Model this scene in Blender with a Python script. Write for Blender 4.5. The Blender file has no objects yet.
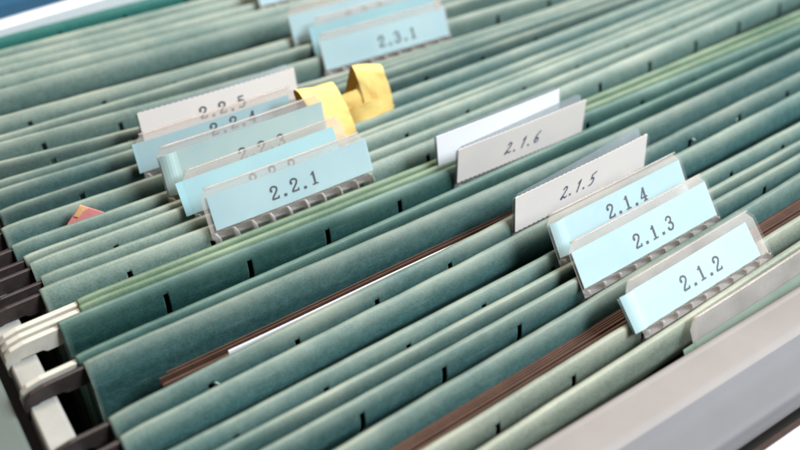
import bpy, math, random
from mathutils import Vector, Matrix, noise
S = 0.21                       # one layout unit = 0.21 m (a tab is then about 60 mm wide)
R0 = random.Random(7)
scene = bpy.context.scene
COL = scene.collection

# ------------------------------------------------------------------ materials
def mat(name):
    m = bpy.data.materials.new(name); m.use_nodes = True
    nt = m.node_tree; nt.nodes.clear()
    out = nt.nodes.new('ShaderNodeOutputMaterial')
    return m, nt, out
def N(nt, kind, **kw):
    n = nt.nodes.new(kind)
    for k, v in kw.items():
        if k in n.inputs: n.inputs[k].default_value = v
        else: setattr(n, k, v)
    return n
def ramp(nt, stops):
    r = nt.nodes.new('ShaderNodeValToRGB'); e = r.color_ramp.elements
    while len(e) < len(stops): e.new(0.5)
    for el, (p, c) in zip(e, stops):
        el.position = p; el.color = tuple(c) + (1,) if len(c) == 3 else c
    return r
def coords(nt, sc=(1, 1, 1)):
    g = nt.nodes.new('ShaderNodeTexCoord'); mp = nt.nodes.new('ShaderNodeMapping')
    mp.inputs['Scale'].default_value = sc
    nt.links.new(g.outputs['Object'], mp.inputs['Vector'])
    return mp.outputs['Vector']

def card_mat(name, base, light, worn, rough=.48, wear_light_amt=.75):
    """pressed folder card: fibrous mottling, fine flecks, fold paled by dusty rubbing and painted top light"""
    m, nt, out = mat(name); L = nt.links.new
    v = coords(nt)
    n1 = N(nt, 'ShaderNodeTexNoise', Scale=380.0, Detail=8.0, Roughness=.72); L(v, n1.inputs['Vector'])
    n2 = N(nt, 'ShaderNodeTexNoise', Scale=1500.0, Detail=3.0, Roughness=.7); L(v, n2.inputs['Vector'])
    n3 = N(nt, 'ShaderNodeTexNoise', Scale=28.0, Detail=4.0, Roughness=.6); L(v, n3.inputs['Vector'])
    r1 = ramp(nt, [(.35, base), (.72, light)]); L(n1.outputs['Fac'], r1.inputs['Fac'])
    d = tuple(c * .62 for c in base)
    r2 = ramp(nt, [(.36, d + (1,)), (.56, (1, 1, 1, 1))]); L(n2.outputs['Fac'], r2.inputs['Fac'])
    mul = N(nt, 'ShaderNodeMixRGB', blend_type='MULTIPLY', Fac=.36)
    L(r1.outputs[0], mul.inputs[1]); L(r2.outputs[0], mul.inputs[2])
    at = N(nt, 'ShaderNodeAttribute', attribute_name='wear_light')
    nr = ramp(nt, [(.30, (0.35,)*3), (.62, (1, 1, 1))]); L(n3.outputs['Fac'], nr.inputs['Fac'])
    w = N(nt, 'ShaderNodeMath', operation='MULTIPLY'); L(at.outputs['Fac'], w.inputs[0]); L(nr.outputs[0], w.inputs[1])
    w2 = N(nt, 'ShaderNodeMath', operation='MULTIPLY'); L(w.outputs[0], w2.inputs[0]); w2.inputs[1].default_value = wear_light_amt
    mx = N(nt, 'ShaderNodeMixRGB'); L(w2.outputs[0], mx.inputs['Fac']); L(mul.outputs[0], mx.inputs[1])
    mx.inputs[2].default_value = worn + (1,)  # pale fold tone: dusty rubbing plus top light painted into the colour
    # scattered rubbed flecks
    n4 = N(nt, 'ShaderNodeTexNoise', Scale=420.0, Detail=2.0); L(v, n4.inputs['Vector'])
    r4 = ramp(nt, [(.70, (0, 0, 0)), (.76, (1, 1, 1))]); L(n4.outputs['Fac'], r4.inputs['Fac'])
    fm = N(nt, 'ShaderNodeMath', operation='MULTIPLY'); L(r4.outputs[0], fm.inputs[0]); fm.inputs[1].default_value = .35
    mx2 = N(nt, 'ShaderNodeMixRGB'); L(fm.outputs[0], mx2.inputs['Fac']); L(mx.outputs[0], mx2.inputs[1])
    mx2.inputs[2].default_value = tuple(min(1, c * 1.25) for c in light) + (1,)
    vs_ = coords(nt, (1, 1, 14))
    n5 = N(nt, 'ShaderNodeTexNoise', Scale=55.0, Detail=7.0, Roughness=.75); L(vs_, n5.inputs['Vector'])
    r5 = ramp(nt, [(.56, (0, 0, 0)), (.74, (.42, .42, .42))]); L(n5.outputs['Fac'], r5.inputs['Fac'])
    mx3 = N(nt, 'ShaderNodeMixRGB'); L(r5.outputs[0], mx3.inputs['Fac']); L(mx2.outputs[0], mx3.inputs[1])
    mx3.inputs[2].default_value = tuple((a_ + b_) / 2 for a_, b_ in zip(light, worn)) + (1,)
    mx2 = mx3
    oi = nt.nodes.new('ShaderNodeObjectInfo')
    hv = N(nt, 'ShaderNodeHueSaturation'); L(mx2.outputs[0], hv.inputs['Color'])
    mr = N(nt, 'ShaderNodeMapRange'); L(oi.outputs['Random'], mr.inputs[0])
    mr.inputs[3].default_value = .88; mr.inputs[4].default_value = 1.1
    L(mr.outputs[0], hv.inputs['Value'])
    b = N(nt, 'ShaderNodeBsdfPrincipled', Roughness=rough)
    L(hv.outputs[0], b.inputs['Base Color'])
    b.inputs['Specular IOR Level'].default_value = .28
    bp = N(nt, 'ShaderNodeBump', Strength=.28, Distance=.0002)
    L(n2.outputs['Fac'], bp.inputs['Height']); L(bp.outputs[0], b.inputs['Normal'])
    L(b.outputs[0], out.inputs[0])
    return m
def plain(name, col, rough=.6, var=.12, scale=60., metallic=0., bump=.1, spec=.4, col2=None):
    m, nt, out = mat(name); L = nt.links.new; v = coords(nt)
    n1 = N(nt, 'ShaderNodeTexNoise', Scale=scale, Detail=6.0, Roughness=.6); L(v, n1.inputs['Vector'])
    r = ramp(nt, [(.3, tuple(c * (1 - var) for c in col)), (.7, tuple(min(1, c * (1 + var)) for c in (col2 or col)))])
    L(n1.outputs['Fac'], r.inputs['Fac'])
    b = N(nt, 'ShaderNodeBsdfPrincipled', Roughness=rough, Metallic=metallic)
    b.inputs['Specular IOR Level'].default_value = spec
    L(r.outputs[0], b.inputs['Base Color'])
    bp = N(nt, 'ShaderNodeBump', Strength=bump, Distance=.0003); L(n1.outputs['Fac'], bp.inputs['Height'])
    L(bp.outputs[0], b.inputs['Normal']); L(b.outputs[0], out.inputs[0])
    return m
def plastic_mat(name, tint, opac, haze, rough=.12):
    """thin clear plastic: lets light straight through, with a hazy body and a gloss"""
    m, nt, out = mat(name); L = nt.links.new; v = coords(nt)
    tr = N(nt, 'ShaderNodeBsdfTransparent'); tr.inputs[0].default_value = tint + (1,)
    b = N(nt, 'ShaderNodeBsdfPrincipled', Roughness=rough); b.inputs['Base Color'].default_value = haze + (1,)
    b.inputs['Specular IOR Level'].default_value = .6
    n1 = N(nt, 'ShaderNodeTexNoise', Scale=90.0, Detail=5.0); L(v, n1.inputs['Vector'])
    bp = N(nt, 'ShaderNodeBump', Strength=.05, Distance=.0003); L(n1.outputs['Fac'], bp.inputs['Height']); L(bp.outputs[0], b.inputs['Normal'])
    mr = N(nt, 'ShaderNodeMapRange'); L(n1.outputs['Fac'], mr.inputs[0])
    mr.inputs[1].default_value = .3; mr.inputs[2].default_value = .7
    mr.inputs[3].default_value = opac * .75; mr.inputs[4].default_value = opac * 1.25
    mx = N(nt, 'ShaderNodeMixShader'); L(mr.outputs[0], mx.inputs[0]); L(tr.outputs[0], mx.inputs[1]); L(b.outputs[0], mx.inputs[2])
    L(mx.outputs[0], out.inputs[0])
    return m

M = {}
M['teal'] = card_mat('teal_card', (.028, .086, .080), (.066, .142, .133), (.38, .38, .28))
M['sage'] = card_mat('sage_card', (.084, .150, .124), (.148, .220, .186), (.48, .47, .36))
M['deep'] = card_mat('deep_teal_card', (.014, .056, .048), (.032, .090, .076), (.24, .32, .25), wear_light_amt=.7)
M['forest'] = card_mat('forest_card', (.032, .082, .046), (.064, .122, .072), (.32, .37, .24), wear_light_amt=.7)
M['olive'] = card_mat('olive_card', (.118, .150, .118), (.180, .210, .160), (.46, .43, .32))
M['backgreen'] = card_mat('dark_back_card', (.010, .110, .085), (.020, .150, .120), (.05, .20, .16), wear_light_amt=.4)
M['bar_dark'] = plain('brown_coated_bar', (.036, .025, .023), .42, .35, 200, 0, .3)
M['bar_white'] = plain('cream_plastic_bar', (.52, .47, .39), .45, .12, 120)
M['rail'] = plain('cream_enamel', (.31, .295, .26), .5, .16, 60)
M['side'] = plain('grey_green_enamel', (.10, .12, .105), .45, .08, 40)
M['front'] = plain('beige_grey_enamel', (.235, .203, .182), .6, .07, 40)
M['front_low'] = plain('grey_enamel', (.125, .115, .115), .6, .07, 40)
M['dark'] = plain('dark_steel', (.03, .028, .028), .7, .2, 60)
M['paper'] = plain('white_paper', (.80, .78, .76), .7, .03, 300)
M['brown'] = plain('brown_kraft_card', (.066, .029, .016), .75, .25, 160, 0, .4)
M['pinkpaper'] = plain('pale_pink_paper', (.72, .58, .50), .7, .05, 200)
M['yellow'] = plain('yellow_paper', (.82, .56, .17), .7, .09, 140)
M['orange'] = plain('orange_paper', (.88, .45, .20), .7, .05, 300)
M['coral'] = plain('coral_paper', (.80, .26, .23), .7, .08, 300)
M['moss'] = plain('moss_card', (.17, .23, .17), .6, .1, 60)
M['cyan'] = plain('pale_cyan_card', (.335, .470, .490), .6, .03, 30, col2=(.385, .520, .505))
M['cyan2'] = plain('cyan_card', (.265, .435, .46), .6, .03, 30, col2=(.295, .475, .465))
M['mint'] = plain('faded_mint_card', (.37, .51, .485), .6, .05, 45, col2=(.44, .53, .47))
M['white'] = plain('white_label_card', (.84, .745, .68), .62, .03, 45, col2=(.89, .77, .67))
M['white2'] = plain('bright_label_card', (.92, .88, .87), .62, .03, 45)
M['fibre'] = plain('torn_card_fibre', (.30, .36, .29), .8, .2, 300)
M['ink'] = plain('black_typed_ink', (.025, .03, .045), .6, .3, 900)
M['pen'] = plain('blue_pen_ink', (.018, .025, .10), .5, .3, 900)
M['clear'] = plastic_mat('clear_plastic', (.98, .98, .98), .04, (.78, .74, .70))
M['clear_warm'] = plastic_mat('aged_clear_plastic', (.96, .93, .91), .22, (.74, .66, .60))
M['clear_grey'] = plastic_mat('grey_clear_plastic', (.84, .87, .88), .30, (.42, .44, .45))
M['ribs'] = plastic_mat('ribbed_clear_plastic', (.88, .86, .84), .10, (.70, .62, .56), .08)
M['rib_glint'] = plastic_mat('rib_glint_plastic', (.92, .90, .88), .45, (.86, .80, .75), .15)  # whitish plastic that stands in for highlights on the flutes
M['navy'] = plain('navy_cover', (.012, .07, .13), .5, .2, 40)
M['table'] = plain('white_table', (.85, .83, .84), .4, .03, 30)

# ------------------------------------------------------------------ mesh helpers
def link_mesh(name, verts, faces, m, parent=None, smooth=True, solid=0, wear_light=None, bevel=0, sub=0, off=0):
    """verts in layout units, world frame; origin goes to the parent's location (or the bbox base)"""
    vs = [Vector(v) * S for v in verts]
    if parent is not None: o0 = Vector(parent['_loc'])
    else:
        o0 = Vector((sum(v.x for v in vs) / len(vs), sum(v.y for v in vs) / len(vs), min(v.z for v in vs)))
    me = bpy.data.meshes.new(name)
    me.from_pydata([v - o0 for v in vs], [], faces); me.validate(); me.update()
    me.materials.append(m)
    if wear_light is not None:
        a = me.attributes.new('wear_light', 'FLOAT', 'POINT')
        for i, w in enumerate(wear_light): a.data[i].value = w
    for p in me.polygons: p.use_smooth = smooth
    ob = bpy.data.objects.new(name, me); COL.objects.link(ob)
    ob['_loc'] = list(o0)
    if parent is not None:
        ob.parent = parent          # every parent in a tree shares the root's origin
    else: ob.location = o0
    if bevel:
        b = ob.modifiers.new('bevel', 'BEVEL'); b.width = bevel * S; b.segments = 3; b.limit_method = 'ANGLE'
    if solid:
        s = ob.modifiers.new('solid', 'SOLIDIFY'); s.thickness = solid * S; s.offset = off
    if sub:
        s = ob.modifiers.new('sub', 'SUBSURF'); s.levels = sub; s.render_levels = sub
    return ob
def empty(name, loc, label, cat, group=None):
    o = bpy.data.objects.new(name, None); COL.objects.link(o)
    o.empty_display_size = .01
    o.location = Vector(loc) * S; o['_loc'] = list(Vector(loc) * S)
    tag(o, label, cat, group); return o
def tag(o, label, cat, group=None):
    o['label'] = label; o['category'] = cat
    if group: o['group'] = group
def boxv(x0, x1, y0, y1, z0, z1):
    v = [(x0, y0, z0), (x1, y0, z0), (x1, y1, z0), (x0, y1, z0), (x0, y0, z1), (x1, y0, z1), (x1, y1, z1), (x0, y1, z1)]
    f = [(0, 3, 2, 1), (4, 5, 6, 7), (0, 1, 5, 4), (1, 2, 6, 5), (2, 3, 7, 6), (3, 0, 4, 7)]
    return v, f
def extrude_x(prof, x0, x1, nx=1, yshift=None):
    """closed (y,z) profile run along x"""
    v = []; f = []; n = len(prof)
    for i in range(nx + 1):
        x = x0 + (x1 - x0) * i / nx
        s = yshift(x) if yshift else 0
        for (y, z) in prof: v.append((x, y + s, z))
    for i in range(nx):
        for j in range(n):
            a = i * n + j; b_ = i * n + (j + 1) % n
            f.append((a, b_, b_ + n, a + n))
    f.append(tuple(range(n - 1, -1, -1))); f.append(tuple(range(nx * n, nx * n + n)))
    return v, f
def grid_faces(nu, nv, skip=lambda i, j: False):
    return [(i * (nv + 1) + j, (i + 1) * (nv + 1) + j, (i + 1) * (nv + 1) + j + 1, i * (nv + 1) + j + 1)
            for i in range(nu) for j in range(nv) if not skip(i, j)]

# ------------------------------------------------------------------ flap layout (crest lines: y at x = .11, .8, 1.85)
FL = {
'A':(1.8315,1.820,1.800),'B':(1.801,1.772,1.735),'C':(1.7749,1.735,1.690),'D':(1.7417,1.700,1.650),
'E':(1.712,1.668,1.620),'F':(1.665,1.630,1.580),'G':(1.581,1.533,1.500),'H':(1.5196,1.494,1.450),
'I':(1.500,1.443,1.400),'J':(1.449,1.371,1.374),'K':(1.3935,1.356,1.350),'L':(1.371,1.339,1.330),
'M':(1.3195,1.304,1.310),'N':(1.275,1.262,1.288),'O':(1.228,1.217,1.258),'P':(1.194,1.188,1.233),
'Q':(1.172,1.174,1.209),'R':(1.135,1.133,1.180),'S':(1.112,1.106,1.153),'T':(1.064,1.057,1.069),
'U':(1.049,1.040,1.049),'V':(1.034,1.025,1.030),'W':(0.960,0.976,1.005),'X':(0.945,0.944,0.975),
'Y':(0.838,0.873,0.924),'Z':(0.8035,0.832,0.882),'AA':(0.7455,0.772,0.8145),'AB':(0.713,0.738,0.780),
'AC':(0.6805,0.711,0.7615),'AD':(0.6245,0.668,0.7346),'AE':(0.5623,0.602,0.667),'AF':(0.5195,0.564,0.6325),
'AG':(0.492,0.532,0.590),'A0':(1.845,1.838,1.818),'H2':(1.505,1.474,1.432),'M2':(1.300,1.286,1.299),
}
def fy(k, x):
    a, b, c = FL[k]; x0, x1, x2 = .11, .8, 1.85
    return (a*(x-x1)*(x-x2)/((x0-x1)*(x0-x2)) + b*(x-x0)*(x-x2)/((x1-x0)*(x1-x2)) + c*(x-x0)*(x-x1)/((x2-x0)*(x2-x1)))
XR = 1.853
XL = dict(K=.112, L=.116, M=.112, N=.104, O=.106, P=.114, Q=.117, R=.122, S=.112, T=.151, U=.149, V=.113, W=.113, X=.119, Y=.114, Z=.115)
ZC = dict(AG=-.055, A=.008, A0=-.012, H2=-.055, M2=-.055)
SLOT0, SLOTP = .2455, .1345
BOT = -1.08

def nz(a, b, c): return noise.noise(Vector((a, b, c)))

_ord = ['A0','A','B','C','D','E','F','G','H','H2','I','J','K','L','M','M2','N','O','P','Q','R','S','T','U','V','W','X','Y','Z','AA','AB','AC','AD','AE','AF','AG']
def gap_front(k):
    i = _ord.index(k)
    if i + 1 >= len(_ord): return .02
    return min(fy(k, x) - fy(_ord[i + 1], x) for x in (.11, .4, .8, 1.2, 1.6, 1.85))
def gap_back(k):
    i = _ord.index(k)
    return .03 if i == 0 else gap_front(_ord[i - 1])
SLOTTED = {'A','E','G','I','J','M','O','Q','S','V','Y','AA','AC','AE'}
def flap_rows(k, side, seed):
    """rows from the inner hem over the fold and down to the folder bottom. side=+1: front flap (outside faces -y)."""
    r = max(.0040, min(.0048, .40 * min(gap_front(k), gap_back(k) + .003)))
    belly = max(r, min(.0175, gap_front(k) * .46))   # the card stands out towards the camera below the fold
    wf = min(1., (belly - r) / .009)
    prof = [(-.0078, .26, .60), (-.0125, .50, .36), (-.0170, .64, .22), (-.0230, .80, .12), (-.0300, .92, .06), (-.0370, 1., .03),
            (-.0440, .90, 0), (-.0530, .55, 0), (-.0660, .05, 0)]  # last value pales the upper face: fold rub plus painted light fading downward
    rows = []
    s = side
    if k == 'X': prof = [(z * (1 if z > -.05 else 2.1), q, w) for z, q, w in prof]
    if s < 0:      # camera looks at the inside hem of the back flap
        for z, q, w in [(-.078 if k != 'X' else -.17, -.1, 0)] + prof[::-1]: rows.append((-r - (belly - r) * q, z, w, 'hem'))
    else:
        for z in (-.066, -.05, -.03, -.0165, -.006): rows.append((r - .0006, z, 0, 'hem'))
    for i in (range(2, 9) if s < 0 else range(0, 7)):
        a = math.pi * i / 8
        rows.append((s * r * math.cos(a), -r * .8 + r * .8 * math.sin(a), max(0, math.sin(a)), 'crest'))
    if s > 0:
        for z, q, w in prof: rows.append((-r - (belly - r) * q, z, w, 'face'))
        for z, o in ((-.085, .1), (-.11, -.5), (-.16, -1), (-.26, -1), (-.45, -1), (-.75, -1), (-1.0, -1)):
            rows.append((-(r - .0004) - (belly - r) * o * .6, z, 0, 'face'))
    else:
        for z in (-.006, -.0165, -.03, -.047, -.067, -.085, -.11, -.16, -.26, -.45, -.75, -1.0): rows.append((r + .0002, z, 0, 'face'))
    return rows

def build_folder(back, front, label, material, front_material=None, bar='dark', hooks=True, group='hanging folders packed along the drawer'):
    yb, yf = fy(back, .8), fy(front, .8)
    root = empty('hanging_folder', (.98, (yb + yf) / 2, BOT), label, 'hanging folder', group)
    seed = R0.random() * 50
    verts = []; faces = []; wear_light = []
    xl = min(XL.get(back, .115), XL.get(front, .115))
    xs = [xl, xl + .004, xl + .012]
    x = xl + .03
    slots = []
    ph = {'V': .270, 'AC': .264, 'AA': .246, 'Y': .2545, 'S': .243, 'G': .236, 'J': .236, 'E': .229, 'O': .235, 'Q': .247, 'AE': .268}.get(back if back in SLOTTED and front not in SLOTTED else front, SLOT0) - .004
    for i in range(13):
        sx = ph + SLOTP * i
        if sx < XR - .04: slots.append(sx)
    allx = set(xs)
    for sx in slots: allx |= {sx - .0060, sx + .0060, sx - .0036, sx + .0036}
    x = xl + .034
    while x < XR:
        if all(abs(x - s_) > .014 for s_ in slots): allx.add(x)
        x += .022
    allx.add(XR)
    xs = sorted(allx); nx = len(xs) - 1
    mb = M[material]
    ridx = []
    base = 0
    allrows = []
    for (k, side) in ((back, -1), (front, 1)):
        rows = flap_rows(k, side, seed)
        if side == 1: rows = rows[::-1]
        allrows.append((k, side, rows))
    # one continuous strip: back hem -> back crest -> back face -> bottom -> front face -> front crest -> front hem
    gaps = {k_: min(gap_front(k_), gap_back(k_)) for k_ in (back, front)}
    ycrest = lambda k, side, xi: fy(k, xi) + (min(.0028, .14 * gaps[k]) * nz(xi * 3.1, seed + side, 1.7) + min(.0008, .05 * gaps[k]) * nz(xi * 17, seed, side * 3)) * .9
    seq = [(k, side, r) for (k, side, rows) in allrows[:1] for r in rows]
    seq += [('bot', 0, (0, BOT + .012, 0, 'face')), ('bot', 0, (0, BOT, 0, 'face')), ('bot', 1, (0, BOT + .012, 0, 'face'))]
    seq += [(k, side, r) for (k, side, rows) in allrows[1:] for r in rows]
    nv = len(seq) - 1
    for xi in xs:
        t0 = XL.get(back, .115); t1 = XL.get(front, .115)
        for (k, side, (dy, z, w, kind)) in seq:
            xx = xi
            if k == 'bot':
                y = (fy(back, xi) + fy(front, xi)) / 2 + (.012 if side == 0 else -.012) * (1 if z > BOT else 0)
                zz = z
            else:
                # each flap starts at its own left end
                tl = XL.get(k, .115)
                xx = max(xi, tl + (xi - xl) * .15) if xi < tl + .02 else xi
                y0 = ycrest(k, side, xi)
                y0 += min(.0030, .07 * gaps[k]) * nz(xi * 4.3, seed * 1.9, z * 14 + side) * min(1, -z * 22)
                depth = min(1, max(0, (-z - .02) / 1.0))
                # faces hang a little inward and out of true, more with depth
                mid = (fy(back, xi) + fy(front, xi)) / 2
                y = y0 + dy + (mid - y0) * min(.85, depth * 1.3) + .010 * depth * 6 * nz(xi * 1.6, seed * 1.3 + side * 9, z * 2) * (1 if z > -.4 else .3)
                zz = z + ZC.get(k, 0) + .0022 * nz(xi * 2.3, seed * 2.1 + side, 0.3) + .0007 * nz(xi * 30, seed, side)
                # left corner relaxes outward slightly and dips
                e = max(0, 1 - (xi - xl) / .035)
                zz -= .0035 * e * e if z > -.03 else 0
                if z < -.1 and kind == 'face': xx = xx + .012 * min(1, -z - .1) * e
            verts.append((xx, y, zz)); 
            wv = w * (.75 + .5 * nz(xi * 6, seed + side, 5)) if k != 'bot' else 0
            if xi - xl < .005: wv = max(wv, .55)
            wear_light.append(max(0, min(1, wv)))
    def rowkind(j):
        return seq[j][0]
    def is_slot_col(i):
        a, b = xs[i], xs[i + 1]; c = (a + b) / 2
        return any(abs(c - s_) < .0037 for s_ in slots)
    def skip(i, j):
        if not is_slot_col(i): return False
        c = (xs[i] + xs[i + 1]) / 2
        (k0, s0, r0), (k1, s1, r1) = seq[j], seq[j + 1]
        if k0 != k1 or k0 == 'bot' or k0 not in SLOTTED: return False
        za, zb = max(r0[1], r1[1]), min(r0[1], r1[1])
        core = any(abs(c - s_) < .0037 for s_ in slots)
        if r0[3] == 'face' and r1[3] == 'face':
            if core: return za <= -.0160 and zb >= -.068
            return za <= -.0160 and zb >= -.068
        if r0[3] == 'hem' and r1[3] == 'hem': return za <= -.016
        return False
    faces = grid_faces(nx, nv, skip)
    sh = link_mesh('folder_sheet', verts, faces, mb, root, True, .0016, wear_light)
    if front_material:
        sh.data.materials.append(M[front_material])
        cut = [i for i, q in enumerate(seq) if q[0] == 'bot'][1]
        for p in sh.data.polygons:
            if min(v_ % (nv + 1) for v_ in p.vertices) >= cut: p.material_index = 1
    # pale fibres torn up beside some of the slots on the front flap
    for sx in slots:
        if front not in SLOTTED or R0.random() > .22: continue
        tv_ = []
        z0 = -.015 - R0.random() * .010; hx = R0.choice((-1, 1)); ln = R0.uniform(.006, .012)
        y0 = ycrest(front, 1, sx) - gaps[front] * .28 - .004
        for j in range(5):
            t_ = j / 4
            cx = sx + hx * (.006 + .005 * math.sin(t_ * 2.6)); cz = z0 - ln * t_; wd = .0017 * (1 - t_ * .75)
            for e_ in (-1, 1): tv_.append((cx + e_ * wd, y0 - .003 * math.sin(t_ * 3), cz + .001 * e_ + ZC.get(front, 0)))
        link_mesh('torn_fibre', tv_, [(2 * j, 2 * j + 1, 2 * j + 3, 2 * j + 2) for j in range(4)], M['fibre'], sh, True, .0005)
    # hanging bars with hooked ends
    for (k, side) in ((back, -1), (front, 1)):
        bk = bar if isinstance(bar, str) else bar[0 if side < 0 else 1]
        tl = XL.get(k, .115); zc = ZC.get(k, 0)
        t = .0034 if bk == 'dark' else .0040
        pts = [(tl + .03, -.0075), (.062, -.009), (.043, -.013), (.034, -.022), (.031, -.034), (.031, -.058), (.035, -.066), (.043, -.066), (.047, -.058),
               (.048, -.041), (.053, -.036), (.083, -.036), (.089, -.041), (tl - .004, -.041), (tl + .006, -.038), (tl + .012, -.020), (tl + .03, -.014)]
        hw = t * (1.0 if bk == 'dark' else 1.1)
        vs = []; n = len(pts)
        for sgn in (-1, 1):
            for (px, pz) in pts:
                vs.append((px, fy(k, .11) + (px - .11) * .02 + sgn * hw, pz + zc))
        fs = [tuple(range(n)), tuple(range(2 * n - 1, n - 1, -1))] + [(i, i + n, (i + 1) % n + n, (i + 1) % n) for i in range(n)]
        hk = link_mesh('hook', vs, fs, M['bar_' + bk], root, False, 0, None, .0016)
        # the run of the bar inside the fold
        prof = [(-.0024, -.0065), (.0024, -.0065), (.0024, -.0145), (-.0024, -.0145)]
        v, f = extrude_x([(y, z + zc) for y, z in prof], tl + .03, XR + .04, 60, lambda x_: ycrest(k, side, x_))
        link_mesh('hanging_bar', v, f, M['bar_' + bk], root, False)
    return root

# ------------------------------------------------------------------ lettering (strokes as ribbons)
def catmull(P, n=6):
    if len(P) < 3: return P
    out = []
    for i in range(len(P) - 1):
        p0 = P[max(i - 1, 0)]; p1 = P[i]; p2 = P[i + 1]; p3 = P[min(i + 2, len(P) - 1)]
        for j in range(n):
            t = j / n
            out.append(tuple(.5 * (2 * p1[a] + (p2[a] - p0[a]) * t + (2 * p0[a] - 5 * p1[a] + 4 * p2[a] - p3[a]) * t * t
                             + (-p0[a] + 3 * p1[a] - 3 * p2[a] + p3[a]) * t ** 3) for a in (0, 1)))
    out.append(P[-1]); return out
# typed slab-serif digits, cell 1 wide x 1.45 high
G = {
'1': [([(.22, 1.18), (.38, 1.26), (.50, 1.42)], 0, .13), ([(.50, 1.42), (.50, .05)], 0, .19), ([(.18, .05), (.82, .05)], 0, .12)],
'2': [([(.14, .98), (.12, 1.2), (.28, 1.4), (.55, 1.42), (.80, 1.27), (.82, 1.02), (.62, .72), (.32, .42), (.12, .12)], 1, .16), ([(.12, .07), (.86, .07)], 0, .15),
      ([(.86, .04), (.88, .28)], 0, .11), ([(.13, 1.05), (.22, 1.03)], 0, .22)],
'3': [([(.14, 1.15), (.28, 1.38), (.55, 1.42), (.80, 1.22), (.70, .88), (.42, .78)], 1, .15), ([(.42, .78), (.76, .68), (.88, .40), (.70, .08), (.40, .02), (.12, .2)], 1, .16), ([(.13, .25), (.22, .27)], 0, .2)],
'4': [([(.62, 1.42), (.08, .45)], 0, .12), ([(.06, .42), (.92, .42)], 0, .13), ([(.64, 1.42), (.64, .05)], 0, .19), ([(.40, .05), (.88, .05)], 0, .11)],
'5': [([(.24, 1.38), (.80, 1.38)], 0, .15), ([(.25, 1.38), (.20, .82)], 0, .13), ([(.20, .82), (.50, .92), (.82, .72), (.82, .30), (.55, .02), (.15, .12)], 1, .16)],
'.': [([(.38, .08), (.58, .08)], 0, .24)],
}
# pen-written digits
GH = {
'2': [([(.2, 1.1), (.45, 1.35), (.68, 1.2), (.60, .85), (.30, .45), (.05, .12), (.12, .02), (.35, .22), (.62, .02), (.85, .15)], 1, .095)],
'1': [([(.35, 1.0), (.68, 1.35)], 0, .08), ([(.68, 1.35), (.42, .0)], 0, .10)],
'6': [([(.85, 1.35), (.45, 1.0), (.25, .4), (.38, .03), (.68, .10), (.74, .42), (.50, .58), (.28, .35)], 1, .10)],
'5': [([(.45, 1.25), (.35, .75)], 0, .09), ([(.35, .75), (.65, .82), (.75, .45), (.50, .08), (.18, .06)], 1, .10), ([(.42, 1.22), (.98, 1.42)], 0, .09)],
'.': [([(.30, .06), (.42, .08)], 0, .15)],
}
def lettering(text, font, place, u0, v0, cell, pitch, slant, m, parent, boldk=1.0):
    """place(u, v, n) -> world point; n = offset off the card"""
    verts = []; faces = []
    for ci, ch in enumerate(text):
        if ch == ' ': continue
        jit = (R0.uniform(-.03, .03), R0.uniform(-.04, .04))
        for si, (pts, curved, w) in enumerate(font[ch]):
            P = catmull(pts) if curved else pts
            w = w * cell * .5 * boldk
            Q = [(u0 + ci * pitch + cell * (p[0] + p[1] * slant + jit[0]), v0 + cell * (p[1] + jit[1])) for p in P]
            st = len(verts)
            for i, q in enumerate(Q):
                a = Q[max(i - 1, 0)]; b = Q[min(i + 1, len(Q) - 1)]
                d = Vector((b[0] - a[0], b[1] - a[1])); d.normalize()
                nn = Vector((-d.y, d.x)); ext = 0
                if i == 0: ext = -w * .5
                if i == len(Q) - 1: ext = w * .5
                c = Vector(q) + d * ext
                for sgn in (-1, 1):
                    e = c + nn * w * sgn
                    verts.append(place(e.x, e.y, .0009 + si * .00006))
            for i in range(len(Q) - 1):
                faces.append((st + 2 * i, st + 2 * i + 1, st + 2 * i + 3, st + 2 * i + 2))
    return link_mesh('numerals', verts, faces, m, parent, False)

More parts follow.
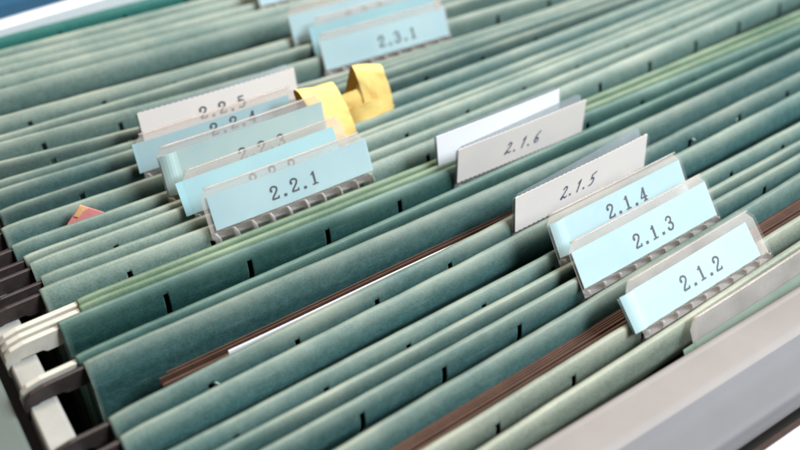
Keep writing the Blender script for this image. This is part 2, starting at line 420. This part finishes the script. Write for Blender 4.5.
# ------------------------------------------------------------------ tabs
def tab(root, k, x0, x1, zb, dyt, h, text=None, style='cyan', font='type', tu=.5, card_dx=0., cell=.0145, card_top=0., splay=0., back_shift=0., rib=True, leftfold=False, yb=-.018, tv=None):
    """clear holder clipped in the slots of flap k, with a card inside; x0..x1 is the holder"""
    H3 = Vector((0, dyt - yb, h)); Hn = H3.length; U3 = H3 / Hn
    Nn = Vector((0, -U3.z, U3.y))                   # towards the camera side (-y)
    W = x1 - x0
    sd = R0.random() * 20
    def P(u, v, n):                                  # u along x (layout units), v up the plate, n off plate
        bow = .0016 * math.sin(math.pi * (u - x0) / W)
        wob = .0010 * nz(u * 6, sd, v * 8)
        y = fy(k, u) + yb
        return Vector((u, y, zb)) + U3 * v + Nn * (n + bow + wob)
    pl = 'clear_warm' if style in ('cyan', 'cyan2', 'mint', 'moss') else 'clear_grey'
    ptop = Hn + (.013 if style in ('cyan', 'cyan2', 'mint', 'moss') else .006)
    # front leaf, thin and clear, with rounded top corners
    def leaf(n_off, top, rc=.010, lean=0., dx=0., sag=0.):
        nu, nv = 26, 8; vs = []
        for i in range(nu + 1):
            a = i / nu; u = x0 + W * a
            if lean: lean_ = lean * a * 1.3
            else: lean_ = 0
            dl = min(u - x0, x1 - u)
            cut = rc - math.sqrt(max(0, rc * rc - max(0, rc - dl) ** 2)) if dl < rc else 0
            tp = top - cut - sag * a
            for j in range(nv + 1):
                b = j / nv; v = -.014 + (tp + .014) * b
                q = P(u + dx * b, v, n_off + lean_ * b * b)
                vs.append(q)
        return vs, grid_faces(nu, nv)
    holder_v, holder_f = leaf(.0026, ptop)
    hold = link_mesh('index_tab', holder_v, holder_f, M['clear'], root, False, .0005)
    v2, f2 = leaf(-.0030, ptop + (0 if splay == 0 else -.003), .014 if splay == 0 else .006, -splay, back_shift)
    link_mesh('back_leaf', v2, f2, M[pl], hold, False, .0006)
    # folded top edge of the holder
    if splay == 0:
        vs = []; nu = 24
        for i in range(nu + 1):
            u = x0 + .008 + (W - .016) * i / nu
            for j in range(7):
                a = math.pi * j / 6
                vs.append(P(u, ptop - .0005 + .0026 * math.sin(a), -.0004 + .0026 * math.cos(a)))
        link_mesh('folded_edge', vs, grid_faces(nu, 6), M[pl], hold, True, .0006)
    # ribbed foot below the card
    if rib:
        nr = 9; vs = []; steps = 12; nvv = 6
        for i in range(nr * steps + 1):
            u = x0 + .003 + (W - .006) * i / (nr * steps); ph = (i % steps) / steps
            for j in range(nvv + 1):
                b = j / nvv
                top = P(u, .001, .0035)
                zf = min(-.052, top.z - .022)
                z = top.z + (zf - top.z) * b
                yl = top.y + (fy(k, u) - .0125 - top.y) * min(1, b * 1.2)
                cusp = .0120 * (ph ** 1.8) * math.sin(math.pi * (.25 + .75 * b)) 
                vs.append((u + .005 * math.sin(b * math.pi) , yl - cusp, z))
        fs = grid_faces(nr * steps, nvv); nf = len(fs)
        for i in range(nr + 1):                                  # pale fins paint in the bright glint along each flute
            uc = x0 + .004 + (W - .012) * i / nr; st = len(vs)
            for j in range(9):
                b = j / 8
                top = P(min(uc, x1), .001, .0040); zf = min(-.052, top.z - .022)
                z = top.z + (zf - top.z) * b
                y = top.y + (fy(k, uc) - .0135 - top.y) * min(1, b * 1.2) - .0075 * math.sin(math.pi * (.3 + .7 * b))
                c = uc + .0085 * math.sin(math.pi * min(1, b * 1.15)); wd = .0040 * math.sin(math.pi * min(1, .25 + .8 * b)) + .0006
                vs += [(c - wd * 1.6, y + .004, z), (c, y, z), (c + wd * .3, y + .001, z)]
            for j in range(8):
                for q in (0, 1):
                    a = st + j * 3 + q; fs.append((a, a + 1, a + 4, a + 3))
        rf = link_mesh('ribbed_foot', vs, fs, M['ribs'], hold, False, .0005)
        rf.data.materials.append(M['rib_glint'])
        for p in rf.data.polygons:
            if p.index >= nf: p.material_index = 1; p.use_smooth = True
    # card
    cx0, cx1 = x0 + .003 + card_dx, x1 - .004 + card_dx
    nu, nv = 60, 6; vs = []
    ser = font == 'pen' or style == 'white'
    for i in range(nu + 1):
        u = cx0 + (cx1 - cx0) * i / nu
        zt = (.0016 if i % 2 else 0) if ser else 0
        for j in range(nv + 1):
            v = .0 + (Hn + card_top - .0) * j / nv
            if j == nv: v += zt
            if j == 0: v -= zt
            nn = 0
            if leftfold and u < cx0 + .028:            # the fold of the card swells out past the holder
                nn = .004 * math.sin(math.pi * (u - cx0) / .028)
            vs.append(P(u, v, nn))
    card = link_mesh('label_card', vs, grid_faces(nu, nv), M[style], hold, False, .0010)
    if leftfold:
        v4 = []
        for i in range(9):
            for j in range(5):
                u = cx0 - .001 + .004 * i / 8; v4.append(P(u, .001 + (Hn - .003) * j / 4, -.0015 - .008 * math.sin(math.pi * i / 8 * .5)))
        link_mesh('card_fold', v4, grid_faces(8, 4), M['cyan2'], hold, True, .0012)
    if text:
        f_ = G if font == 'type' else GH
        pitch = cell * 1.22 if font == 'type' else cell * .98
        tw = pitch * 4 + cell
        lettering(text, f_, P, x0 + W * tu - tw / 2, Hn * (tv if tv is not None else .26 if font == 'type' else .30), cell, pitch, 0 if font == 'type' else .22,
                  M['ink'] if font == 'type' else M['pen'], hold, 1.35 if font == 'type' else 1.7)
    return hold

# ------------------------------------------------------------------ the folders, back to front
fo = {}
fo['A'] = build_folder('A0', 'A', 'dark bottle green hanging folder at the very back, against the white papers', 'backgreen')
fo['C'] = build_folder('B', 'C', 'pale worn green hanging folder without a tab, next in front of the dark back one', 'sage')
fo['D'] = build_folder('D', 'E', 'hanging folder whose cyan tab is cut by the top edge of the photo', 'sage')
fo['G'] = build_folder('F', 'G', 'hanging folder with the cyan tab typed 2.3.3 near the top edge', 'sage')
fo['H'] = build_folder('H', 'H2', 'hanging folder whose cyan tab peeks out just behind the one typed 2.3.1', 'sage')
fo['I'] = build_folder('I', 'J', 'hanging folder with the cyan tab typed 2.3.1', 'sage')
fo['K'] = build_folder('K', 'L', 'hanging folder with a white card tab behind the one typed 2.2.4', 'teal')
fo['M'] = build_folder('M', 'M2', 'hanging folder with the shiny cyan tab typed 2.2.4', 'teal')
fo['O'] = build_folder('N', 'O', 'hanging folder with faded tab typed 2.2.3 and yellow paper woven into its slots', 'teal')
fo['Q'] = build_folder('P', 'Q', 'hanging folder whose cyan tab is half hidden right behind the one typed 2.2.1', 'sage')
fo['S'] = build_folder('R', 'S', 'grey green hanging folder with the pale blue tab typed 2.2.1', 'sage')
fo['T'] = build_folder('T', 'U', 'thin forest green hanging folder on cream bars with a blank white card tab', 'forest', None, 'white')
fo['V'] = build_folder('V', 'W', 'deep green hanging folder on cream bars with the white tab handwritten 2.1.6', 'deep', None, 'white')
fo['X'] = build_folder('X', 'Y', 'hanging folder with the white tab handwritten 2.1.5, holding brown and white sheets', 'teal')
fo['Z'] = build_folder('Z', 'AA', 'teal hanging folder with the cyan tab typed 2.1.4', 'teal')
fo['AC'] = build_folder('AB', 'AC', 'teal hanging folder with the blue tab typed 2.1.3', 'teal')
fo['AE'] = build_folder('AD', 'AE', 'hanging folder with the cyan tab typed 2.1.2, holding a brown stack', 'teal', 'olive')
fo['AF'] = build_folder('AF', 'AG', 'olive green front hanging folder pressed against the beige drawer front', 'olive')

tab(fo['D'], 'D', .757, 1.055, 0, .010, .045, None, 'cyan')
tab(fo['G'], 'G', .748, 1.042, -.005, .006, .052, '2.3.3', 'cyan', tu=.56)
tab(fo['H'], 'H', .783, 1.073, -.020, .006, .055, None, 'cyan2', card_dx=-.012)
tab(fo['I'], 'I', .764, 1.050, -.020, .003, .050, '2.3.1', 'cyan', yb=-.021, tu=.58)
tab(fo['K'], 'K', .371, .668, .002, -.006, .055, '2.2.5', 'white', tu=.50, splay=.014)
tab(fo['M'], 'M', .345, .637, -.005, -.004, .050, '2.2.4', 'cyan', tv=.46, tu=.58, card_dx=-.010)
tab(fo['O'], 'O', .350, .647, .004, .002, .066, '2.2.3', 'mint', tu=.58, leftfold=True)
tab(fo['Q'], 'Q', .372, .664, -.006, .012, .046, '2.2.2', 'cyan2', tv=.12, tu=.5, card_dx=-.016)
tab(fo['S'], 'S', .372, .662, .002, .006, .050, '2.2.1', 'cyan', tu=.52, card_dx=.006)
tab(fo['T'], 'T', .761, 1.030, -.006, -.007, .060, None, 'white2', splay=.004, rib=False)
tab(fo['V'], 'V', .776, 1.056, -.020, -.017, .067, '2.1.6', 'white', 'pen', tu=.49, cell=.0152, splay=.012)
tab(fo['X'], 'Y', .778, 1.074, -.016, -.011, .063, '2.1.5', 'white', 'pen', tu=.455, cell=.0152, splay=.016)
tab(fo['Z'], 'AA', .783, 1.068, .004, .015, .042, '2.1.4', 'cyan', tv=.36, tu=.54, leftfold=True)
tab(fo['AC'], 'AC', .779, 1.074, -.007, .020, .042, '2.1.3', 'cyan', tu=.535)
tab(fo['AE'], 'AE', .793, 1.071, -.002, .024, .036, '2.1.2', 'cyan', tu=.49, yb=-.0175, card_dx=-.017, leftfold=True)
tab(fo['AF'], 'AG', .850, 1.135, -.052, .012, .050, None, 'moss', card_dx=-.026, card_top=-.020, rib=False)

# ------------------------------------------------------------------ papers inside and between folders
def sheet_pts(x0, x1, ytop, ztop0, ztop1, depth, lean=0., seed=0., amp=.002, n=24):
    vs = []
    for i in range(n + 1):
        a = i / n; x = x0 + (x1 - x0) * a
        y = ytop(x); zt = ztop0 + (ztop1 - ztop0) * a
        for j in range(7):
            b = j / 6
            vs.append((x, y + lean * b + amp * nz(x * 4, seed, b * 2), zt - depth * b))
    return vs, grid_faces(n, 6)
def sheet_stack(name, label, cat, count, gap, x0, x1, ytop, z0, z1, depth, m, dz=.004, dx=.004, th=.0018):
    root = empty(name, ((x0 + x1) / 2, ytop((x0 + x1) / 2), z0 - depth), label, cat)
    for i in range(count):
        jx = R0.uniform(-dx, dx); jz = R0.uniform(-dz, dz)
        v, f = sheet_pts(x0 + jx, x1 + jx, lambda x, i=i: ytop(x) + gap * i, z0 + jz, z1 + jz, depth, 0, i * .37, .0012)
        link_mesh('sheet', v, f, m, root, False, th)
    return root
sheet_stack('brown_papers', 'reddish brown card sheets lying in the middle gap beside a thin white edge', 'papers', 4, .0060, .205, 1.55,
            lambda x: fy('Y', x) + .030 + .004 * (x - .2), -.028, -.074, .9, M['brown'], .004, .008)
o = link_mesh('white_sheet', *sheet_pts(.291, 1.60, lambda x: fy('Y', x) + .0115, -.0005, -.040, .9), M['paper'], None, False, .0016)
tag(o, 'single white sheet whose edge shows as a thin line beside the reddish brown sheets', 'paper')
sheet_stack('brown_document_stack', 'thick brown stack of card edges behind the tab typed 2.1.2', 'papers', 12, .0034, .20, 1.62,
            lambda x: fy('AE', x) + .0120, -.031, -.031, .85, M['brown'], .0035, .01, .0022)

# coral tag poking out between two folders
def poly_plate(name, pts, th, m, parent=None, bend=None):
    n = len(pts)
    vs = [Vector(p) for p in pts]
    return link_mesh(name, vs, [tuple(range(n))], m, parent, False, th)
yt = 1.243
o = link_mesh('paper_tag', [(.172, yt, -.055), (.192, yt - .001, -.016), (.2225, yt, .016), (.2560, yt + .001, -.016), (.262, yt, -.055)],
              [(0, 1, 2, 3, 4)], M['coral'], None, False, .0018)
c = link_mesh('folded_tip', [(.2085, yt - .0022, .0005), (.2205, yt - .0024, .0165), (.2240, yt - .0022, .0160), (.2330, yt - .0026, .0065), (.2240, yt - .0032, .0040), (.2150, yt - .003, -.0035)],
              [(0, 5, 4, 3, 2, 1)], M['orange'], o, False, .0010)
tag(o, 'coral paper corner with an orange tip poking up between folders on the left', 'paper tag')

# yellow strips
def ribbon(name, path, width, m, parent=None, side=None, th=.0014):
    """path: list of (point, half-width direction)"""
    vs = []; n = len(path); nw = 5
    P = [p for p, d in path]; D = [d for p, d in path]
    res = []
    K = 7
    for i in range(n - 1):
        p0, p1, p2, p3 = P[max(i - 1, 0)], P[i], P[i + 1], P[min(i + 2, n - 1)]
        for j in range(K):
            t = j / K
            q = [.5 * (2 * p1[a] + (p2[a] - p0[a]) * t + (2 * p0[a] - 5 * p1[a] + 4 * p2[a] - p3[a]) * t * t + (-p0[a] + 3 * p1[a] - 3 * p2[a] + p3[a]) * t ** 3) for a in range(3)]
            d = [D[i][a] * (1 - t) + D[i + 1][a] * t for a in range(3)]
            res.append((q, d))
    res.append((P[-1], D[-1]))
    for q, d in res:
        for j in range(nw):
            s = (j / (nw - 1) - .5) * width
            c = .0026 * nz(q[0] * 60 + s * 60, q[1] * 70, q[2] * 45)
            vs.append((q[0] + d[0] * s, q[1] + d[1] * s + c, q[2] + d[2] * s + c * .6))
    return link_mesh(name, vs, grid_faces(len(res) - 1, nw - 1), m, parent, False, .0007)
d1 = (1, 0, -.12)
o = ribbon('yellow_strip', [((.660, 1.248, .018), d1), ((.657, 1.256, .038), d1), ((.653, 1.266, .060), d1), ((.652, 1.264, .072), d1), ((.654, 1.252, .0745), d1),
                            ((.658, 1.238, .060), d1), ((.664, 1.222, .033), d1), ((.668, 1.208, .002), d1), ((.670, 1.200, -.034), d1)], .070, M['yellow'])
tag(o, 'yellow paper strip curled over into a loop beside the tab typed 2.2.3', 'paper strip', 'yellow paper strips')
root = empty('yellow_strip', (.76, 1.25, -.07), 'folded yellow strip standing right of the first yellow loop, its flap crossing over', 'paper strip', 'yellow paper strips')
d2 = (1, 0, -.30)
ribbon('strip_loop', [((.782, 1.235, -.060), d2), ((.776, 1.240, -.020), d2), ((.771, 1.247, .030), d2), ((.764, 1.254, .062), d2), ((.763, 1.262, .074), d2), ((.765, 1.274, .073), d2),
                      ((.768, 1.285, .056), d2), ((.764, 1.285, .035), d2), ((.75, 1.280, .0), d2)], .060, M['yellow'], root)
ribbon('crossing_flap', [((.694, 1.246, -.012), (.42, .10, .90)), ((.716, 1.232, .004), (.42, .18, .86)), ((.740, 1.224, .014), (.46, .22, .80)),
                         ((.763, 1.222, .006), (.52, .20, .62)), ((.786, 1.226, -.008), (.55, .12, .40))], .044, M['yellow'], root)
ribbon('strip_end', [((.707, 1.250, .045), (1, 0, 0)), ((.718, 1.246, .018), (1, 0, 0)), ((.730, 1.243, -.015), (1, 0, 0)), ((.738, 1.240, -.055), (1, 0, -.1))], .052, M['yellow'], root)

# ------------------------------------------------------------------ the drawer
dr = empty('filing_drawer', (.94, 1.2, -1.25), 'open steel filing drawer with cream side rail and beige front rim', 'drawer')
# inner rail the hooks ride on
prof = [(.033, -.075), (.036, -.041), (.039, -.0375), (.070, -.0375), (.0735, -.041), (.0745, -.048), (.0745, -.15), (.068, -.15), (.068, -.080), (.040, -.080)]
def extrude_y(prof, y0, y1):
    n = len(prof); v = [(x, y0, z) for x, z in prof] + [(x, y1, z) for x, z in prof]
    f = [tuple(range(n)), tuple(range(2 * n - 1, n - 1, -1))] + [(i, i + n, (i + 1) % n + n, (i + 1) % n) for i in range(n)]
    return v, f
v, f = extrude_y(prof, .470, 2.35); link_mesh('side_rail', v, f, M['rail'], dr, False, 0, None, .0015)
v, f = extrude_y([(XR + XR * 0 + .115 - x, z) for x, z in prof], .470, 2.35); link_mesh('side_rail', v, f, M['rail'], dr, False, 0, None, .0015)
v, f = boxv(.0745, .0765, .52, 2.3, -1.15, -.152); link_mesh('inner_panel', v, f, M['dark'], dr, False)
# outer side walls
for (xa, xb) in ((-.20, .019), (XR + .099, XR + .31)):
    v, f = boxv(xa, xb, .50, 2.40, -1.2, -.050); link_mesh('side_panel', v, f, M['side'], dr, False, 0, None, .006)
v, f = boxv(.0195, .0740, .50, 2.35, -1.2, -.24); link_mesh('slide_channel', v, f, M['dark'], dr, False)
v, f = boxv(.0775, XR + .09, .50, 2.38, -1.2, -1.15); link_mesh('drawer_floor', v, f, M['dark'], dr, False)
v, f = boxv(.02, XR + .09, 2.352, 2.37, -1.15, -.07); link_mesh('back_panel', v, f, M['side'], dr, False)
# pressed front: flat rim, soft step, sloping pull, nose, turned-under lip   (y, z)
slope = lambda x: .020 * (x - .65)
pr = [(.5150, -.30), (.5150, -.0020), (.5135, .0), (.5085, .0010), (.5065, -.0005), (.5040, -.0005), (.467, .0005), (.461, -.0010), (.454, -.004), (.446, -.009), (.438, -.0125), (.428, -.0155),
      (.404, -.0215), (.397, -.0235), (.3925, -.0265), (.3905, -.031), (.3900, -.056), (.3920, -.060), (.398, -.060), (.40, -.30)]
v, f = extrude_x(pr, -.25, 2.15, 24, slope)
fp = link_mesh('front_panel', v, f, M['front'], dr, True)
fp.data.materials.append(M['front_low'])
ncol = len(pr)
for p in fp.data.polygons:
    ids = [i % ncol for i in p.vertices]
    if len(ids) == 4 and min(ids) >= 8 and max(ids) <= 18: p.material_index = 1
for p in fp.data.polygons:
    if len(p.vertices) > 4: p.use_smooth = False
# enclosing shell below so no light leaks in under the folders
v, f = boxv(-.25, 2.15, .405, .48, -1.25, -.31); link_mesh('front_shell', v, f, M['dark'], dr, False)

# white table corner with a brown edging strip below the front
tb = empty('white_table', (1.0, .2, -.14), 'white tabletop corner with a brown edging strip, below the drawer front', 'table')
v, f = extrude_x([(-.8, -.13), (-.8, -.083), (.378, -.083), (.380, -.085), (.380, -.13)], -.1, 2.3, 12, slope)
link_mesh('tabletop', v, f, M['table'], tb, False)
v, f = extrude_x([(.3803, -.128), (.3803, -.0815), (.3868, -.0815), (.3868, -.128)], -.1, 2.3, 12, slope)
link_mesh('edging', v, f, M['brown'], tb, False)

# things behind the last folder
def wavy_slab(name, x0, x1, y0, y1, ztop, zbot, m, parent, amp, seed, n=40):
    vs = []
    for i in range(n + 1):
        x = x0 + (x1 - x0) * i / n
        w = amp * nz(x * 5, seed, 0) + amp * .4 * nz(x * 17, seed, 3)
        ya = y0(x); yb_ = y1(x) + w
        vs += [(x, ya, ztop(x)), (x, yb_, ztop(x) + .006 * nz(x * 4, seed, 9)), (x, yb_, zbot), (x, ya, zbot)]
    fs = []
    for i in range(n):
        for j in range(4):
            a = i * 4 + j; b = i * 4 + (j + 1) % 4
            fs.append((a, b, b + 4, a + 4))
    fs += [(3, 2, 1, 0), (n * 4, n * 4 + 1, n * 4 + 2, n * 4 + 3)]
    return link_mesh(name, vs, fs, m, parent, False)
pp = empty('white_papers', (.9, 1.90, -.9), 'loose bundle of white papers standing at the back of the drawer', 'papers')
for i in range(5):
    wavy_slab('sheet_bundle', .02 + .02 * i, 1.75, lambda x, i=i: fy('A0', x) + .026 + .017 * i, lambda x, i=i: fy('A0', x) + .0415 + .017 * i,
              lambda x, i=i: .004 - .006 * i + .05 * max(0, min(.7, x - .25)) * (1 if i > 1 else .6), -.85, M['paper'], pp, .0015, 3 + i * 2.1)
bb = wavy_slab('blue_binder', -.0, 1.8, lambda x: 1.955 - .03 * (x - .1), lambda x: 2.28, lambda x: .012, -.9, M['navy'], None, .002, 8)
tag(bb, 'dark blue binder behind the white papers in the top left corner', 'binder')

# floor of the room
v, f = boxv(-12, 12, -12, 12, -3.2, -3.19)
o = link_mesh('floor', v, f, plain('grey_floor', (.28, .27, .26), .6, .1, 5), None, False)
o['kind'] = 'structure'; o.location = (0, 0, -3.2 * S)

# ------------------------------------------------------------------ camera (solved from the photograph's vanishing points)
def rows():
    import math as m_
    f = 973.66
    vx = (2369.05 - 400, -610.78 - 225); vy = (-448.30 - 400, -639.26 - 225)
    X = Vector((vx[0], vx[1], f)).normalized(); Y = Vector((vy[0], vy[1], f)).normalized()
    Z = X.cross(Y)
    if Z.y > 0: Z = -Z
    return f, X, Y, Z
f_, X_, Y_, Z_ = rows()
cam = bpy.data.cameras.new('camera'); co = bpy.data.objects.new('camera', cam); COL.objects.link(co)
right = Vector((X_[0], Y_[0], Z_[0])); up = -Vector((X_[1], Y_[1], Z_[1])); back = -Vector((X_[2], Y_[2], Z_[2]))
mw = Matrix((right, up, back)).transposed().to_4x4(); mw.translation = Vector((0, 0, S))
co.matrix_world = mw
cam.sensor_width = 36; cam.lens = 36 * f_ / 800
cam.clip_start = .01; cam.clip_end = 100
cam.dof.use_dof = True; cam.dof.focus_distance = .308; cam.dof.aperture_fstop = 7.0
scene.camera = co

# ------------------------------------------------------------------ light
w = bpy.data.worlds.new('World'); scene.world = w; w.use_nodes = True
bg = w.node_tree.nodes['Background']; bg.inputs[0].default_value = (1.0, .97, .93, 1); bg.inputs[1].default_value = .09
def area(name, loc, target, size, sy, power, col):
    l = bpy.data.lights.new(name, 'AREA'); l.shape = 'RECTANGLE'; l.size = size; l.size_y = sy; l.energy = power; l.color = col
    o = bpy.data.objects.new(name, l); COL.objects.link(o); o.location = loc
    o.rotation_euler = (Vector(target) - Vector(loc)).to_track_quat('-Z', 'Y').to_euler()
    return o
T = (.2, .22, 0)
area('window_light', (.95, -.42, 1.02), T, .7, .45, 46, (.79, .90, 1.0))
area('ceiling_light', (.30, .62, 1.5), T, .9, .6, 27, (1.0, .92, .82))
scene.view_settings.view_transform = 'Standard'; scene.view_settings.look = 'None'
scene.view_settings.exposure = 0; scene.view_settings.gamma = 1
scene.render.engine = 'CYCLES'
scene.render.resolution_x = 1024; scene.render.resolution_y = 576
scene.cycles.transparent_max_bounces = 24
for o in list(bpy.data.objects):
    if '_loc' in o: del o['_loc']
